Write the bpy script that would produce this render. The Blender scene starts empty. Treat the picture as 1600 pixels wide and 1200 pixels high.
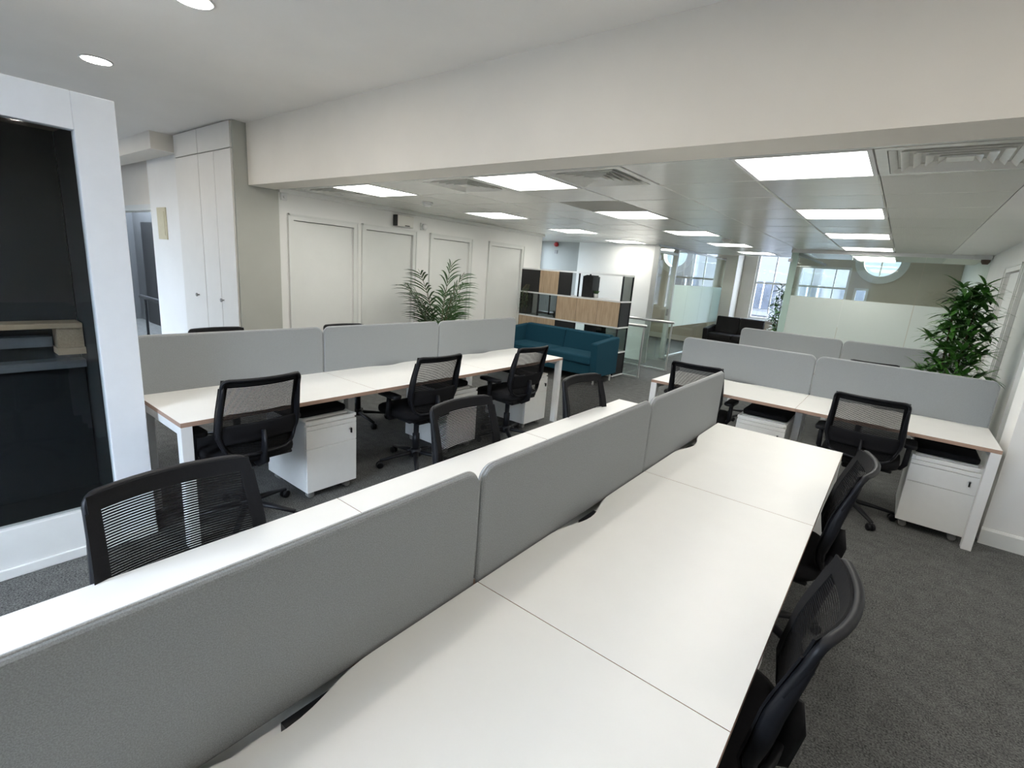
import bpy, math, random
from mathutils import Vector, Matrix
R = random.Random(7)
PI = math.pi
sc = bpy.context.scene
col = sc.collection

# ---------------------------------------------------------------- camera
CF, CYAW, CPITCH, CROLL = 764.23, -0.6543, 0.2315, 0.0770
CAM = Vector((0.8305, -0.9806, 1.6418))
fw = Vector((math.sin(CYAW) * math.cos(CPITCH), math.cos(CYAW) * math.cos(CPITCH), -math.sin(CPITCH)))
rt = Vector((math.cos(CYAW), -math.sin(CYAW), 0)); up = rt.cross(fw)
r2 = rt * math.cos(CROLL) + up * math.sin(CROLL); u2 = up * math.cos(CROLL) - rt * math.sin(CROLL)
cd = bpy.data.cameras.new('camera'); cam = bpy.data.objects.new('camera', cd); col.objects.link(cam)
cd.sensor_width = 36.0; cd.lens = CF / 1600 * 36; cd.clip_start = 0.02; cd.clip_end = 200
m3 = Matrix((r2, u2, -fw)).transposed()
cam.matrix_world = Matrix.Translation(CAM) @ m3.to_4x4()
sc.camera = cam

# ---------------------------------------------------------------- world, light, exposure
w = bpy.data.worlds.new('world'); sc.world = w; w.use_nodes = True
bg = w.node_tree.nodes['Background']
bg.inputs[0].default_value = (0.71, 0.84, 1.0, 1); bg.inputs[1].default_value = 13.2
PANEL_L, DOWN_L = 6.6, 95.0
sc.view_settings.view_transform = 'Standard'; sc.view_settings.look = 'None'
sc.view_settings.gamma = 1.0; sc.view_settings.use_curve_mapping = False
sc.view_settings.exposure = 0.89
sc.cycles.use_denoising = True
sc.cycles.max_bounces = 10; sc.cycles.transparent_max_bounces = 24
sc.cycles.sample_clamp_indirect = 6.0
sc.cycles.caustics_reflective = False; sc.cycles.caustics_refractive = False
def portal(name, loc, rot, sx, sy):
    l = bpy.data.lights.new(name, 'AREA'); l.shape = 'RECTANGLE'; l.size = sx; l.size_y = sy
    o = bpy.data.objects.new(name, l); col.objects.link(o); o.location = loc; o.rotation_euler = rot
    l.cycles.is_portal = True
BACKWIN = [(-9.8, -6.8), (-1.75, -.10)]
for a, b in BACKWIN: portal('daylight_portal', ((a + b) / 2, -2.72, 1.72), (-PI / 2, 0, 0), b - a, 1.86)
portal('daylight_portal', (-1.86, 12.97, 1.8), (PI / 2, 0, 0), .9, 1.9)
portal('daylight_portal', (-3.6, 12.97, 1.8), (PI / 2, 0, 0), .7, 1.9)
portal('daylight_portal', (-.6, 12.97, 1.6), (PI / 2, 0, 0), 1.4, 1.3)

# ---------------------------------------------------------------- materials
def node_mat(name):
    m = bpy.data.materials.new(name); m.use_nodes = True
    return m, m.node_tree, m.node_tree.nodes['Principled BSDF']
def mat(name, c, rough=0.6, var=0.0, scale=30.0, bump=0.0, bscale=None, metal=0.0, spec=0.5, stretch=None, c2=None, coat=0.0, sheen=0.0):
    m, nt, p = node_mat(name)
    p.inputs['Base Color'].default_value = (*c, 1); p.inputs['Roughness'].default_value = rough
    p.inputs['Metallic'].default_value = metal; p.inputs['Specular IOR Level'].default_value = spec
    p.inputs['Coat Weight'].default_value = coat; p.inputs['Sheen Weight'].default_value = sheen
    tc = nt.nodes.new('ShaderNodeTexCoord'); mp = nt.nodes.new('ShaderNodeMapping')
    nt.links.new(tc.outputs['Object'], mp.inputs[0])
    if stretch: mp.inputs['Scale'].default_value = stretch
    if var > 0 or c2:
        n = nt.nodes.new('ShaderNodeTexNoise'); n.inputs['Scale'].default_value = scale; n.inputs['Detail'].default_value = 4
        nt.links.new(mp.outputs[0], n.inputs['Vector'])
        rp = nt.nodes.new('ShaderNodeValToRGB'); rp.color_ramp.elements[0].position = .3; rp.color_ramp.elements[1].position = .7
        a = c2 if c2 else tuple(x * (1 - var) for x in c); b = c if c2 else tuple(min(1, x * (1 + var)) for x in c)
        rp.color_ramp.elements[0].color = (*a, 1); rp.color_ramp.elements[1].color = (*b, 1)
        nt.links.new(n.outputs['Fac'], rp.inputs[0]); nt.links.new(rp.outputs[0], p.inputs['Base Color'])
    if bump > 0:
        n2 = nt.nodes.new('ShaderNodeTexNoise'); n2.inputs['Scale'].default_value = bscale or scale; n2.inputs['Detail'].default_value = 3
        nt.links.new(mp.outputs[0], n2.inputs['Vector'])
        bp = nt.nodes.new('ShaderNodeBump'); bp.inputs['Strength'].default_value = bump; bp.inputs['Distance'].default_value = .01
        nt.links.new(n2.outputs['Fac'], bp.inputs['Height']); nt.links.new(bp.outputs[0], p.inputs['Normal'])
    return m
def emis(name, c, s):
    m, nt, p = node_mat(name)
    p.inputs['Base Color'].default_value = (*c, 1); p.inputs['Emission Color'].default_value = (*c, 1); p.inputs['Emission Strength'].default_value = s
    return m
def glass(name, tint=(.93, .97, .95), refl=1.0):
    m = bpy.data.materials.new(name); m.use_nodes = True; nt = m.node_tree
    nt.nodes.remove(nt.nodes['Principled BSDF']); out = nt.nodes['Material Output']
    t = nt.nodes.new('ShaderNodeBsdfTransparent'); t.inputs[0].default_value = (*tint, 1)
    g = nt.nodes.new('ShaderNodeBsdfGlossy'); g.inputs['Roughness'].default_value = .02; g.inputs[0].default_value = (refl, refl, refl, 1)
    lw = nt.nodes.new('ShaderNodeLayerWeight'); lw.inputs['Blend'].default_value = .5
    pw = nt.nodes.new('ShaderNodeMath'); pw.operation = 'POWER'; pw.inputs[1].default_value = 5
    fr = nt.nodes.new('ShaderNodeMath'); fr.operation = 'MULTIPLY_ADD'; fr.inputs[1].default_value = .9; fr.inputs[2].default_value = .035
    nt.links.new(lw.outputs['Facing'], pw.inputs[0]); nt.links.new(pw.outputs[0], fr.inputs[0])
    mx = nt.nodes.new('ShaderNodeMixShader')
    nt.links.new(fr.outputs[0], mx.inputs[0]); nt.links.new(t.outputs[0], mx.inputs[1]); nt.links.new(g.outputs[0], mx.inputs[2])
    nt.links.new(mx.outputs[0], out.inputs[0]); return m
def frosted(name, c=(.86, .94, .92)):
    m = bpy.data.materials.new(name); m.use_nodes = True; nt = m.node_tree
    nt.nodes.remove(nt.nodes['Principled BSDF']); out = nt.nodes['Material Output']
    a = nt.nodes.new('ShaderNodeBsdfTranslucent'); a.inputs[0].default_value = (*c, 1)
    d = nt.nodes.new('ShaderNodeBsdfDiffuse'); d.inputs[0].default_value = (*c, 1)
    t = nt.nodes.new('ShaderNodeBsdfTransparent')
    m1 = nt.nodes.new('ShaderNodeMixShader'); m1.inputs[0].default_value = .55
    m2 = nt.nodes.new('ShaderNodeMixShader'); m2.inputs[0].default_value = .10
    nt.links.new(a.outputs[0], m1.inputs[1]); nt.links.new(d.outputs[0], m1.inputs[2])
    nt.links.new(m1.outputs[0], m2.inputs[1]); nt.links.new(t.outputs[0], m2.inputs[2]); nt.links.new(m2.outputs[0], out.inputs[0])
    return m
def oak_mat(name, ax):
    return mat(name, (.56, .42, .28), .5, scale=6, c2=(.42, .30, .19), stretch=ax, bump=.05, bscale=10)
def perforated(name):
    m, nt, p = node_mat(name)
    tc = nt.nodes.new('ShaderNodeTexCoord'); v = nt.nodes.new('ShaderNodeTexVoronoi'); v.inputs['Scale'].default_value = 150; v.inputs['Randomness'].default_value = 0
    nt.links.new(tc.outputs['Object'], v.inputs['Vector'])
    rp = nt.nodes.new('ShaderNodeValToRGB'); rp.color_ramp.elements[0].position = .22; rp.color_ramp.elements[1].position = .3
    rp.color_ramp.elements[0].color = (.52, .52, .48, 1); rp.color_ramp.elements[1].color = (.76, .76, .71, 1)
    nt.links.new(v.outputs['Distance'], rp.inputs[0]); nt.links.new(rp.outputs[0], p.inputs['Base Color']); p.inputs['Roughness'].default_value = .5
    return m
def carpet_mat():
    m, nt, p = node_mat('carpet'); p.inputs['Roughness'].default_value = .95; p.inputs['Specular IOR Level'].default_value = .1
    tc = nt.nodes.new('ShaderNodeTexCoord')
    n = nt.nodes.new('ShaderNodeTexNoise'); n.inputs['Scale'].default_value = 130; n.inputs['Detail'].default_value = 6; n.inputs['Roughness'].default_value = .75
    n2 = nt.nodes.new('ShaderNodeTexNoise'); n2.inputs['Scale'].default_value = 14; n2.inputs['Detail'].default_value = 5
    mx = nt.nodes.new('ShaderNodeMath'); mx.operation = 'MULTIPLY_ADD'; mx.inputs[1].default_value = .14
    nt.links.new(tc.outputs['Object'], n.inputs['Vector']); nt.links.new(tc.outputs['Object'], n2.inputs['Vector'])
    nt.links.new(n2.outputs['Fac'], mx.inputs[0]); nt.links.new(n.outputs['Fac'], mx.inputs[2])
    rp = nt.nodes.new('ShaderNodeValToRGB'); e = rp.color_ramp.elements; e[0].position = .44; e[1].position = .74
    e[0].color = (.030, .031, .030, 1); e[1].color = (.235, .237, .23, 1)
    nt.links.new(mx.outputs[0], rp.inputs[0]); nt.links.new(rp.outputs[0], p.inputs['Base Color'])
    bp = nt.nodes.new('ShaderNodeBump'); bp.inputs['Strength'].default_value = .5; bp.inputs['Distance'].default_value = .004
    nt.links.new(n.outputs['Fac'], bp.inputs['Height']); nt.links.new(bp.outputs[0], p.inputs['Normal'])
    return m
def weave(name, c, rough=.9):
    m, nt, p = node_mat(name); p.inputs['Roughness'].default_value = rough; p.inputs['Specular IOR Level'].default_value = .2
    tc = nt.nodes.new('ShaderNodeTexCoord'); n = nt.nodes.new('ShaderNodeTexNoise'); n.inputs['Scale'].default_value = 420; n.inputs['Detail'].default_value = 2
    nt.links.new(tc.outputs['Object'], n.inputs['Vector'])
    rp = nt.nodes.new('ShaderNodeValToRGB'); e = rp.color_ramp.elements; e[0].position = .3; e[1].position = .7
    e[0].color = (*[x * .82 for x in c], 1); e[1].color = (*[x * 1.16 for x in c], 1)
    nt.links.new(n.outputs['Fac'], rp.inputs[0]); nt.links.new(rp.outputs[0], p.inputs['Base Color'])
    bp = nt.nodes.new('ShaderNodeBump'); bp.inputs['Strength'].default_value = .25; bp.inputs['Distance'].default_value = .002
    nt.links.new(n.outputs['Fac'], bp.inputs['Height']); nt.links.new(bp.outputs[0], p.inputs['Normal'])
    return m
def facade_mat():
    m, nt, p = node_mat('facade'); p.inputs['Roughness'].default_value = .8
    tc = nt.nodes.new('ShaderNodeTexCoord'); n = nt.nodes.new('ShaderNodeTexNoise'); n.inputs['Scale'].default_value = 1.2
    nt.links.new(tc.outputs['Object'], n.inputs['Vector']); rp = nt.nodes.new('ShaderNodeValToRGB')
    rp.color_ramp.elements[0].color = (.052, .055, .060, 1); rp.color_ramp.elements[1].color = (.078, .078, .080, 1)
    nt.links.new(n.outputs['Fac'], rp.inputs[0]); nt.links.new(rp.outputs[0], p.inputs['Base Color'])
    return m
M = dict(
    plaster=mat('white_plaster', (.84, .80, .725), .85, .02, 3, .02, 120),
    ceilpaint=mat('ceiling_paint', (.90, .88, .84), .9, .02, 2, .03, 150),
    wallwhite=mat('wall_paint', (.86, .86, .835), .7, .015, 3),
    doorwhite=mat('door_paint', (.77, .78, .75), .45, .015, 4),
    greywall=mat('grey_wall_paint', (.36, .365, .34), .8, .02, 3),
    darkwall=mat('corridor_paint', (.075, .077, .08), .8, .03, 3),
    taupe=mat('taupe_wall_paint', (.58, .515, .43), .8, .03, 2),
    cream=mat('cream_paint', (.74, .70, .64), .6, .02, 3),
    cabinet=mat('cabinet_laminate', (.76, .745, .70), .5, .015, 5),
    cabside=mat('cabinet_side_laminate', (.46, .465, .42), .55, .02, 5),
    tile=mat('ceiling_metal', (.80, .80, .755), .24, .03, 5, .03, 3, spec=.8, stretch=(1, 4, 1)),
    tiledark=mat('ceiling_metal_dark', (.40, .39, .34), .45, .03, 5),
    perf=perforated('ceiling_perforated'),
    gridm=mat('ceiling_grid', (.66, .66, .62), .4, .02, 20),
    carpet=carpet_mat(),
    desk=mat('white_laminate', (.80, .795, .765), .42, .01, 8, .012, 300),
    deskedge=mat('ply_edge', (.40, .265, .20), .6, .08, 60, stretch=(1, 1, 20)),
    white=mat('white_powder_coat', (.80, .805, .80), .4, .01, 20),
    pedw=mat('pedestal_steel', (.80, .805, .785), .42, .015, 15),
    screen=weave('screen_fabric', (.30, .315, .32)),
    piping=weave('screen_piping', (.46, .47, .475)),
    black=mat('black_plastic', (.008, .0085, .011), .45, .1, 60, spec=.28),
    softblack=weave('black_fabric', (.009, .009, .0105)),
    mesh=mat('black_mesh_yarn', (.012, .012, .013), .8, .1, 200, spec=.12),
    chrome=mat('brushed_steel', (.6, .6, .6), .3, .03, 40, metal=1),
    alu=mat('anodised_aluminium', (.62, .63, .61), .38, .02, 40, metal=.7),
    lightbody=emis('light_diffuser', (1, .975, .915), PANEL_L),
    downglow=emis('downlight_glow', (1, .935, .85), DOWN_L), fillglow=emis('fill_light_glow', (1, .955, .89), DOWN_L * .55),  # second glow serves the fill lights added by the right wall
    glass=glass('clear_glass'), winglass=glass('window_glass', (.97, .97, .98)), podglass=glass('pod_glass', (.88, .90, .90), .45), green=frosted('green_glass_edge', (.60, .72, .66)),
    frost=frosted('frosted_film'), frostw=frosted('frosted_film_warm', (.80, .83, .80)),
    oak=oak_mat('oak_veneer', (6, 6, .7)), oakh=oak_mat('oak_veneer_lengthwise', (6, .7, 6)),
    podwhite=mat('pod_white_panel', (.84, .865, .895), .45, .015, 12),
    podin=mat('pod_charcoal_felt', (.015, .0165, .018), .95, .15, 80, .1, 200),
    podceil=mat('pod_ceiling_panel', (.14, .10, .075), .8, .1, 20),
    poddark=mat('pod_dark_base', (.006, .007, .009), .8, .1, 30),
    podgrey=mat('pod_grey_shelf', (.13, .14, .15), .6, .05, 30),
    podlamp=emis('pod_lamp', (1, .93, .82), 5.0),
    ply=oak_mat('birch_end_grain', (20, 20, 20)),
    sofa=weave('blue_upholstery', (.010, .055, .085)),
    sofad=weave('dark_leather', (.014, .012, .012), .55),
    blackpanel=mat('black_panel', (.012, .012, .013), .5, .1, 30),
    smoke=glass('smoked_panel', (.45, .47, .46), .8),
    leaf=mat('palm_leaf', (.045, .115, .028), .45, scale=9, c2=(.018, .06, .014)),
    leaf2=mat('bamboo_leaf', (.085, .25, .035), .45, scale=5, c2=(.018, .08, .014)),
    stem=mat('plant_stem', (.09, .075, .035), .8, .2, 20), soil=mat('soil', (.03, .02, .015), .95, .3, 60),
    pot=mat('grey_pot', (.22, .22, .22), .6, .05, 20), potw=mat('white_pot', (.75, .75, .73), .5, .02, 20),
    red=mat('red_plastic', (.45, .02, .02), .4, .05, 20), cable=mat('beige_plastic', (.62, .57, .40), .5, .03, 20),
    facade=facade_mat(), fwin=mat('facade_window', (.030, .034, .042), .15, .2, 3), shop=mat('shopfront_red', (.13, .035, .035), .6, .1, 3),
    road=mat('street', (.40, .40, .40), .9, .1, 1), greyplastic=mat('grey_plastic', (.25, .25, .24), .5, .05, 20),
)

# ---------------------------------------------------------------- mesh helpers
class MB:
    def __init__(s): s.v = []; s.f = []; s.m = []
    def box(s, x0, x1, y0, y1, z0, z1, m=0, top=None):
        b = len(s.v)
        s.v += [(x0, y0, z0), (x1, y0, z0), (x1, y1, z0), (x0, y1, z0), (x0, y0, z1), (x1, y0, z1), (x1, y1, z1), (x0, y1, z1)]
        for k, q in enumerate(((0, 3, 2, 1), (4, 5, 6, 7), (0, 1, 5, 4), (1, 2, 6, 5), (2, 3, 7, 6), (3, 0, 4, 7))):
            s.f.append(tuple(b + i for i in q)); s.m.append(m)
        return s
    def prism(s, pts, fn, a, b, m=0, mside=None):
        # pts 2-D polygon; fn(u, v, w) -> 3-D point; extruded from w=a to w=b
        n = len(pts); k = len(s.v)
        s.v += [fn(p[0], p[1], a) for p in pts] + [fn(p[0], p[1], b) for p in pts]
        s.f.append(tuple(k + i for i in range(n))[::-1]); s.m.append(m)
        s.f.append(tuple(k + n + i for i in range(n))); s.m.append(m)
        for i in range(n):
            j = (i + 1) % n; s.f.append((k + i, k + j, k + n + j, k + n + i)); s.m.append(m if mside is None else mside)
        return s
    def tube(s, path, r, n=8, closed=False, upv=(0, 0, 1), ry=None, cap=True, m=0):
        path = [Vector(p) for p in path]; N = len(path); k = len(s.v); U = Vector(upv)
        for i, p in enumerate(path):
            a = path[(i - 1) % N] if (closed or i > 0) else p; b = path[(i + 1) % N] if (closed or i < N - 1) else p
            t = (b - a).normalized(); x = t.cross(U)
            if x.length < 1e-4: x = t.cross(Vector((1, 0, 0)))
            x.normalize(); y = x.cross(t)
            rr = r[i] if isinstance(r, (list, tuple)) else r
            r3 = rr if ry is None else (ry[i] if isinstance(ry, (list, tuple)) else ry)
            for j in range(n):
                an = 2 * PI * j / n + PI / n; q = p + x * (rr * math.cos(an)) + y * (r3 * math.sin(an)); s.v.append(tuple(q))
        for i in range(N if closed else N - 1):
            i2 = (i + 1) % N
            for j in range(n):
                j2 = (j + 1) % n; s.f.append((k + i * n + j, k + i * n + j2, k + i2 * n + j2, k + i2 * n + j)); s.m.append(m)
        if cap and not closed:
            s.f.append(tuple(k + j for j in range(n))[::-1]); s.m.append(m)
            s.f.append(tuple(k + (N - 1) * n + j for j in range(n))); s.m.append(m)
        return s
    def lathe(s, prof, c=(0, 0, 0), n=20, axis='z', m=0):
        k = len(s.v); P = len(prof)
        for (r, h) in prof:
            for j in range(n):
                a = 2 * PI * j / n; x, y = r * math.cos(a), r * math.sin(a)
                q = (x, y, h) if axis == 'z' else ((h, x, y) if axis == 'x' else (x, h, y))
                s.v.append((c[0] + q[0], c[1] + q[1], c[2] + q[2]))
        for i in range(P - 1):
            for j in range(n):
                j2 = (j + 1) % n; s.f.append((k + i * n + j, k + i * n + j2, k + (i + 1) * n + j2, k + (i + 1) * n + j)); s.m.append(m)
        s.f.append(tuple(k + j for j in range(n))[::-1]); s.m.append(m)
        s.f.append(tuple(k + (P - 1) * n + j for j in range(n))); s.m.append(m)
        return s
    def build(s, name, mats, parent=None, bev=0, seg=2, smooth=False, loc=None, rz=0):
        me = bpy.data.meshes.new(name); me.from_pydata(s.v, [], s.f)
        for mm in (mats if isinstance(mats, (list, tuple)) else [mats]): me.materials.append(M[mm] if isinstance(mm, str) else mm)
        me.polygons.foreach_set('material_index', s.m)
        if smooth: me.polygons.foreach_set('use_smooth', [True] * len(me.polygons))
        me.update()
        import bmesh
        bm = bmesh.new(); bm.from_mesh(me); bmesh.ops.recalc_face_normals(bm, faces=bm.faces); bm.to_mesh(me); bm.free()
        o = bpy.data.objects.new(name, me); col.objects.link(o)
        if parent is not None: o.parent = parent
        if bev:
            md = o.modifiers.new('bevel', 'BEVEL'); md.width = bev; md.segments = seg; md.limit_method = 'ANGLE'; md.angle_limit = math.radians(35)
        if loc: o.location = loc
        if rz: o.rotation_euler.z = rz
        return o
def B(x0, x1, y0, y1, z0, z1): return MB().box(x0, x1, y0, y1, z0, z1)
def tag(o, label=None, cat=None, group=None, kind=None):
    if label: o['label'] = label
    if cat: o['category'] = cat
    if group: o['group'] = group
    if kind: o['kind'] = kind
    return o
def thing(name, label, cat, loc=(0, 0, 0), rz=0, group=None):
    o = bpy.data.objects.new(name, None); col.objects.link(o); o.location = loc; o.rotation_euler.z = rz; o.empty_display_size = .1
    return tag(o, label, cat, group)
def struct(name, mb, m, label, parent=None, bev=0):
    o = mb.build(name, m, parent, bev)
    return tag(o, label, 'setting', kind='structure') if parent is None else o
def sempty(name, label, loc=(0, 0, 0)):
    o = bpy.data.objects.new(name, None); col.objects.link(o); o.location = loc; o.empty_display_size = .1
    return tag(o, label, 'setting', kind='structure')
def copy_tree(o, parent=None):
    c = o.copy(); col.objects.link(c); c.parent = parent
    for ch in o.children: copy_tree(ch, c)
    return c
def put(o, loc, rz, label): o.location = loc; o.rotation_euler.z = rz; o['label'] = label; return o
def rrect(x0, x1, z0, z1, r, corners=(1, 1, 1, 1), n=6):
    # corners: bl, br, tr, tl
    pts = []
    for (cx, cz, a0, on, px, pz) in ((x0 + r, z0 + r, PI, corners[0], x0, z0), (x1 - r, z0 + r, 1.5 * PI, corners[1], x1, z0), (x1 - r, z1 - r, 0, corners[2], x1, z1), (x0 + r, z1 - r, .5 * PI, corners[3], x0, z1)):
        if not on: pts.append((px, pz)); continue
        for i in range(n + 1): a = a0 + .5 * PI * i / n; pts.append((cx + r * math.cos(a), cz + r * math.sin(a)))
    return pts
FX = lambda u, v, w: (w, u, v)      # polygon in (y, z), extruded along x
FY = lambda u, v, w: (u, w, v)      # polygon in (x, z), extruded along y
FZ = lambda u, v, w: (u, v, w)

# ================================================================ STRUCTURE
ZC, ZH, ZS = 2.30, 2.86, 2.27
struct('floor', B(-12, 4.4, -2.9, 13.3, -.1, 0), 'carpet', 'dark grey flecked carpet floor')
struct('ceiling', B(-12, 4.4, -2.9, 1.6, ZH, ZH + .1), 'ceilpaint', 'plain white upper ceiling with round downlights')
struct('wall_beam', B(-4.68, 4.3, 1.5, 1.77, ZS, ZH), 'plaster', 'deep white downstand beam crossing the room')
# walls behind and beside the photographer, with the daylight window
bw = sempty('wall_back', 'white wall with wide windows behind the near desks')
xs = -12
for a, b in BACKWIN + [(4.4, 4.4)]:
    B(xs, a, -2.9, -2.75, 0, ZH).build('wall_section', 'wallwhite', bw)
    if b > a: B(a, b, -2.9, -2.75, 0, .8).build('wall_section', 'wallwhite', bw); B(a, b, -2.9, -2.75, 2.65, ZH).build('wall_section', 'wallwhite', bw)
    xs = b
for k, (a, b) in enumerate(BACKWIN):
    w1 = sempty('window_%d' % (k + 10), 'wide window in the wall behind the near desks, ' + ('behind the pod', 'nearer one')[k])
    wf = MB().box(a, b, -2.86, -2.8, .8, .85).box(a, b, -2.86, -2.8, 2.6, 2.65); nb = max(2, round((b - a) / 1.1))
    for q in range(nb + 1): x = a + (b - a - .05) * q / nb; wf.box(x, x + .05, -2.86, -2.8, .85, 2.6)
    wf.build('window_frame', 'white', w1)
    for q in range(nb): x = a + (b - a - .05) * q / nb; B(x + .05, x + (b - a - .05) / nb, -2.835, -2.829, .85, 2.6).build('pane', 'winglass', w1)
struct('wall_side', B(4.3, 4.4, -2.75, 3.62, 0, ZH), 'wallwhite', 'white side wall right of the near desks')
struct('wall_far_left', B(-12, -11.9, -2.75, 1.7, 0, ZH), 'wallwhite', 'white end wall far to the left')
struct('wall_corridor_end', B(-12, -11.9, 1.7, 2.5, 0, ZH), 'darkwall', 'dark end wall of the corridor')
# right-hand wall with alcove and doors
struct('wall_right', B(1.58, 4.4, 3.62, 3.94, 0, ZC), 'wallwhite', 'white wall end right of the drawer unit and desk leg')
struct('baseboard_right', MB().prism([(3.62, 0), (3.602, 0), (3.602, .105), (3.612, .12), (3.62, .12)], FX, 1.575, 4.3), 'doorwhite', 'white skirting board along the right wall')
wr = sempty('wall_right_far', 'white wall with two doors beside the green leafy plant')
DR = [(4.5, 5.62), (5.82, 6.72)]
ys = 3.94
for d0, d1 in DR + [(13.0, 13.0)]:
    B(1.66, 1.85, ys, d0, 0, 3.0).build('wall_section', 'wallwhite', wr); ys = d1
for d0, d1 in DR: B(1.66, 1.85, d0, d1, 2.0, 3.0).build('wall_section', 'wallwhite', wr)
def door(name, label, x, y0, y1, zt, s):
    # s = +1: faces +x
    d = sempty(name, label, (x, (y0 + y1) / 2, 0)); h = (y1 - y0) / 2
    fr = MB(); A = .065; t = .022
    for (a, b, c, e) in ((-h - A, -h, 0, zt + A), (h, h + A, 0, zt + A), (-h, h, zt, zt + A)):
        xx = sorted((0, s * t)); fr.box(xx[0], xx[1], a, b, c, e)
    for (a, b, c, e) in ((-h - A, -h - A + .018, 0, zt + A), (h + A - .018, h + A, 0, zt + A), (-h - A, h + A, zt + A - .018, zt + A)):
        xx = sorted((s * t, s * (t + .010))); fr.box(xx[0], xx[1], a, b, c, e)
    fr.build('architrave', 'doorwhite', d)
    xx = sorted((-s * .015, -s * .055))
    lf = B(xx[0], xx[1], -h + .005, h - .003, .008, zt - .006).build('door_leaf', 'doorwhite', d, .002)
    for z in (.25, 1.05, 1.72):
        xh = sorted((-s * .014, s * .004)); B(xh[0], xh[1], -h - .004, -h + .009, z - .05, z + .05).build('hinge', 'greyplastic', lf)
    xb = sorted((-s * .06, -s * .09)); B(xb[0], xb[1], -h, h, 0, zt).build('door_stop', 'greywall', d)
    return d
WL = -4.72
DL = [(1.985, 2.762), (2.945, 3.715), (4.095, 4.86), (5.39, 6.225)]
wl = sempty('wall_left', 'white wall with a row of four closed doors')
ys = 1.82
for d0, d1 in DL + [(6.85, 6.85)]:
    B(WL - .14, WL, ys, d0, 0, ZC).build('wall_section', 'wallwhite', wl); ys = d1
for d0, d1 in DL: B(WL - .14, WL, d0, d1, 1.985, ZC).build('wall_section', 'wallwhite', wl)
for i, (d0, d1) in enumerate(DL):
    door('door_%d' % (i + 1), ['plain white door nearest the tall cupboard', 'plain white door below the small wall box', 'plain white door behind the potted palm', 'plain white door beside the black and oak shelving'][i], WL, d0, d1, 1.985, 1)
for i, (d0, d1) in enumerate(DR):
    door('door_%d' % (i + 5), ['white door nearest the desk with the right drawer unit', 'white door beyond the leafy plant, next to the glass room'][i], 1.66, d0, d1, 2.0, -1)
struct('trim_1', B(WL, WL + .05, 1.82, 6.85, ZC - .045, ZC), 'wallwhite', 'white cornice strip over the row of doors')
# end walls around the stair, far left
struct('wall_stair', B(-4.9, -3.11, 8.50, 8.6, 0, ZC), 'wallwhite', 'white wall behind the shelving and stair rail')
struct('wall_recess', B(-7.0, -4.9, 8.6, 8.7, 0, ZC), 'greywall', 'grey recessed wall with the red alarm')
struct('wall_recess_side', B(-7.1, -7.0, 6.85, 8.7, 0, ZC), 'greywall', 'grey side wall of the stair recess')
struct('wall_recess_return', B(-7.0, WL - .14, 6.73, 6.85, 0, ZC), 'greywall', 'wall return behind the last white door')
# far wall with windows
fwl = sempty('wall_far', 'taupe far wall with tall sash windows')
FY0, FY1, ZF = 13.0, 13.25, 3.0
WINS = [(-3.95, -3.28, .84, 2.75), (-2.30, -1.42, .84, 2.75), (-1.30, -.98, .9, 2.24), (-.87, -.26, .9, 2.24), (-.14, .14, .9, 1.80)]
xs = -6.0
cuts = WINS + [(1.85, 1.85, 0, 0)]
for i, (a, b, z0, z1) in enumerate(cuts):
    B(xs, a, FY0, FY1, 0, ZF).build('wall_section', 'cream' if i == 1 else 'taupe', fwl)
    if b > a:
        B(a, b, FY0, FY1, 0, z0).build('wall_section', 'taupe', fwl); B(a, b, FY0, FY1, z1, ZF).build('wall_section', 'taupe', fwl)
    xs = b
struct('wall_lounge_pier', B(-2.90, -2.62, 12.4, 13.0, 0, ZF), 'cream', 'cream painted pier beside the lounge window')
struct('baseboard_far', B(-6, -3.1, 12.975, 13.0, 0, .14), 'cream', 'cream skirting along the meeting room wall')
wn = 2
for i, (a, b, z0, z1) in enumerate(WINS):
    lab = ['sash window of the left glass room', 'tall sash window behind the dark sofa', 'narrow window pane by the green glass edge', 'middle window of the right glass room', 'short window below the round window'][i]
    wo = sempty('window_%d' % wn, lab, ((a + b) / 2, FY0, 0)); wn += 1; h = (b - a) / 2
    fr = MB().box(-h, -h + .05, .05, .12, z0, z1).box(h - .05, h, .05, .12, z0, z1).box(-h + .05, h - .05, .05, .12, z0, z0 + .05).box(-h + .05, h - .05, .05, .12, z1 - .05, z1)
    fr.build('window_frame', 'white', wo)
    zm = 1.76 if z1 > 2 else (z0 + z1) / 2
    B(-h + .05, h - .05, .06, .12, zm - .022, zm + .022).build('meeting_rail', 'greyplastic' if i == 0 else 'white', wo)
    if h > .25:
        B(-.012, .012, .07, .11, z0 + .05, zm - .022).build('glazing_bar', 'white', wo); B(-.012, .012, .07, .11, zm + .022, z1 - .05).build('glazing_bar', 'white', wo)
    B(-h + .05, h - .05, .088, .093, z0 + .05, zm - .022).build('pane', 'winglass', wo); B(-h + .05, h - .05, .088, .093, zm + .022, z1 - .05).build('pane', 'winglass', wo)
    B(-h - .06, h + .06, -.05, .05, z0 - .04, z0).build('window_sill', 'white', wo)
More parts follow.
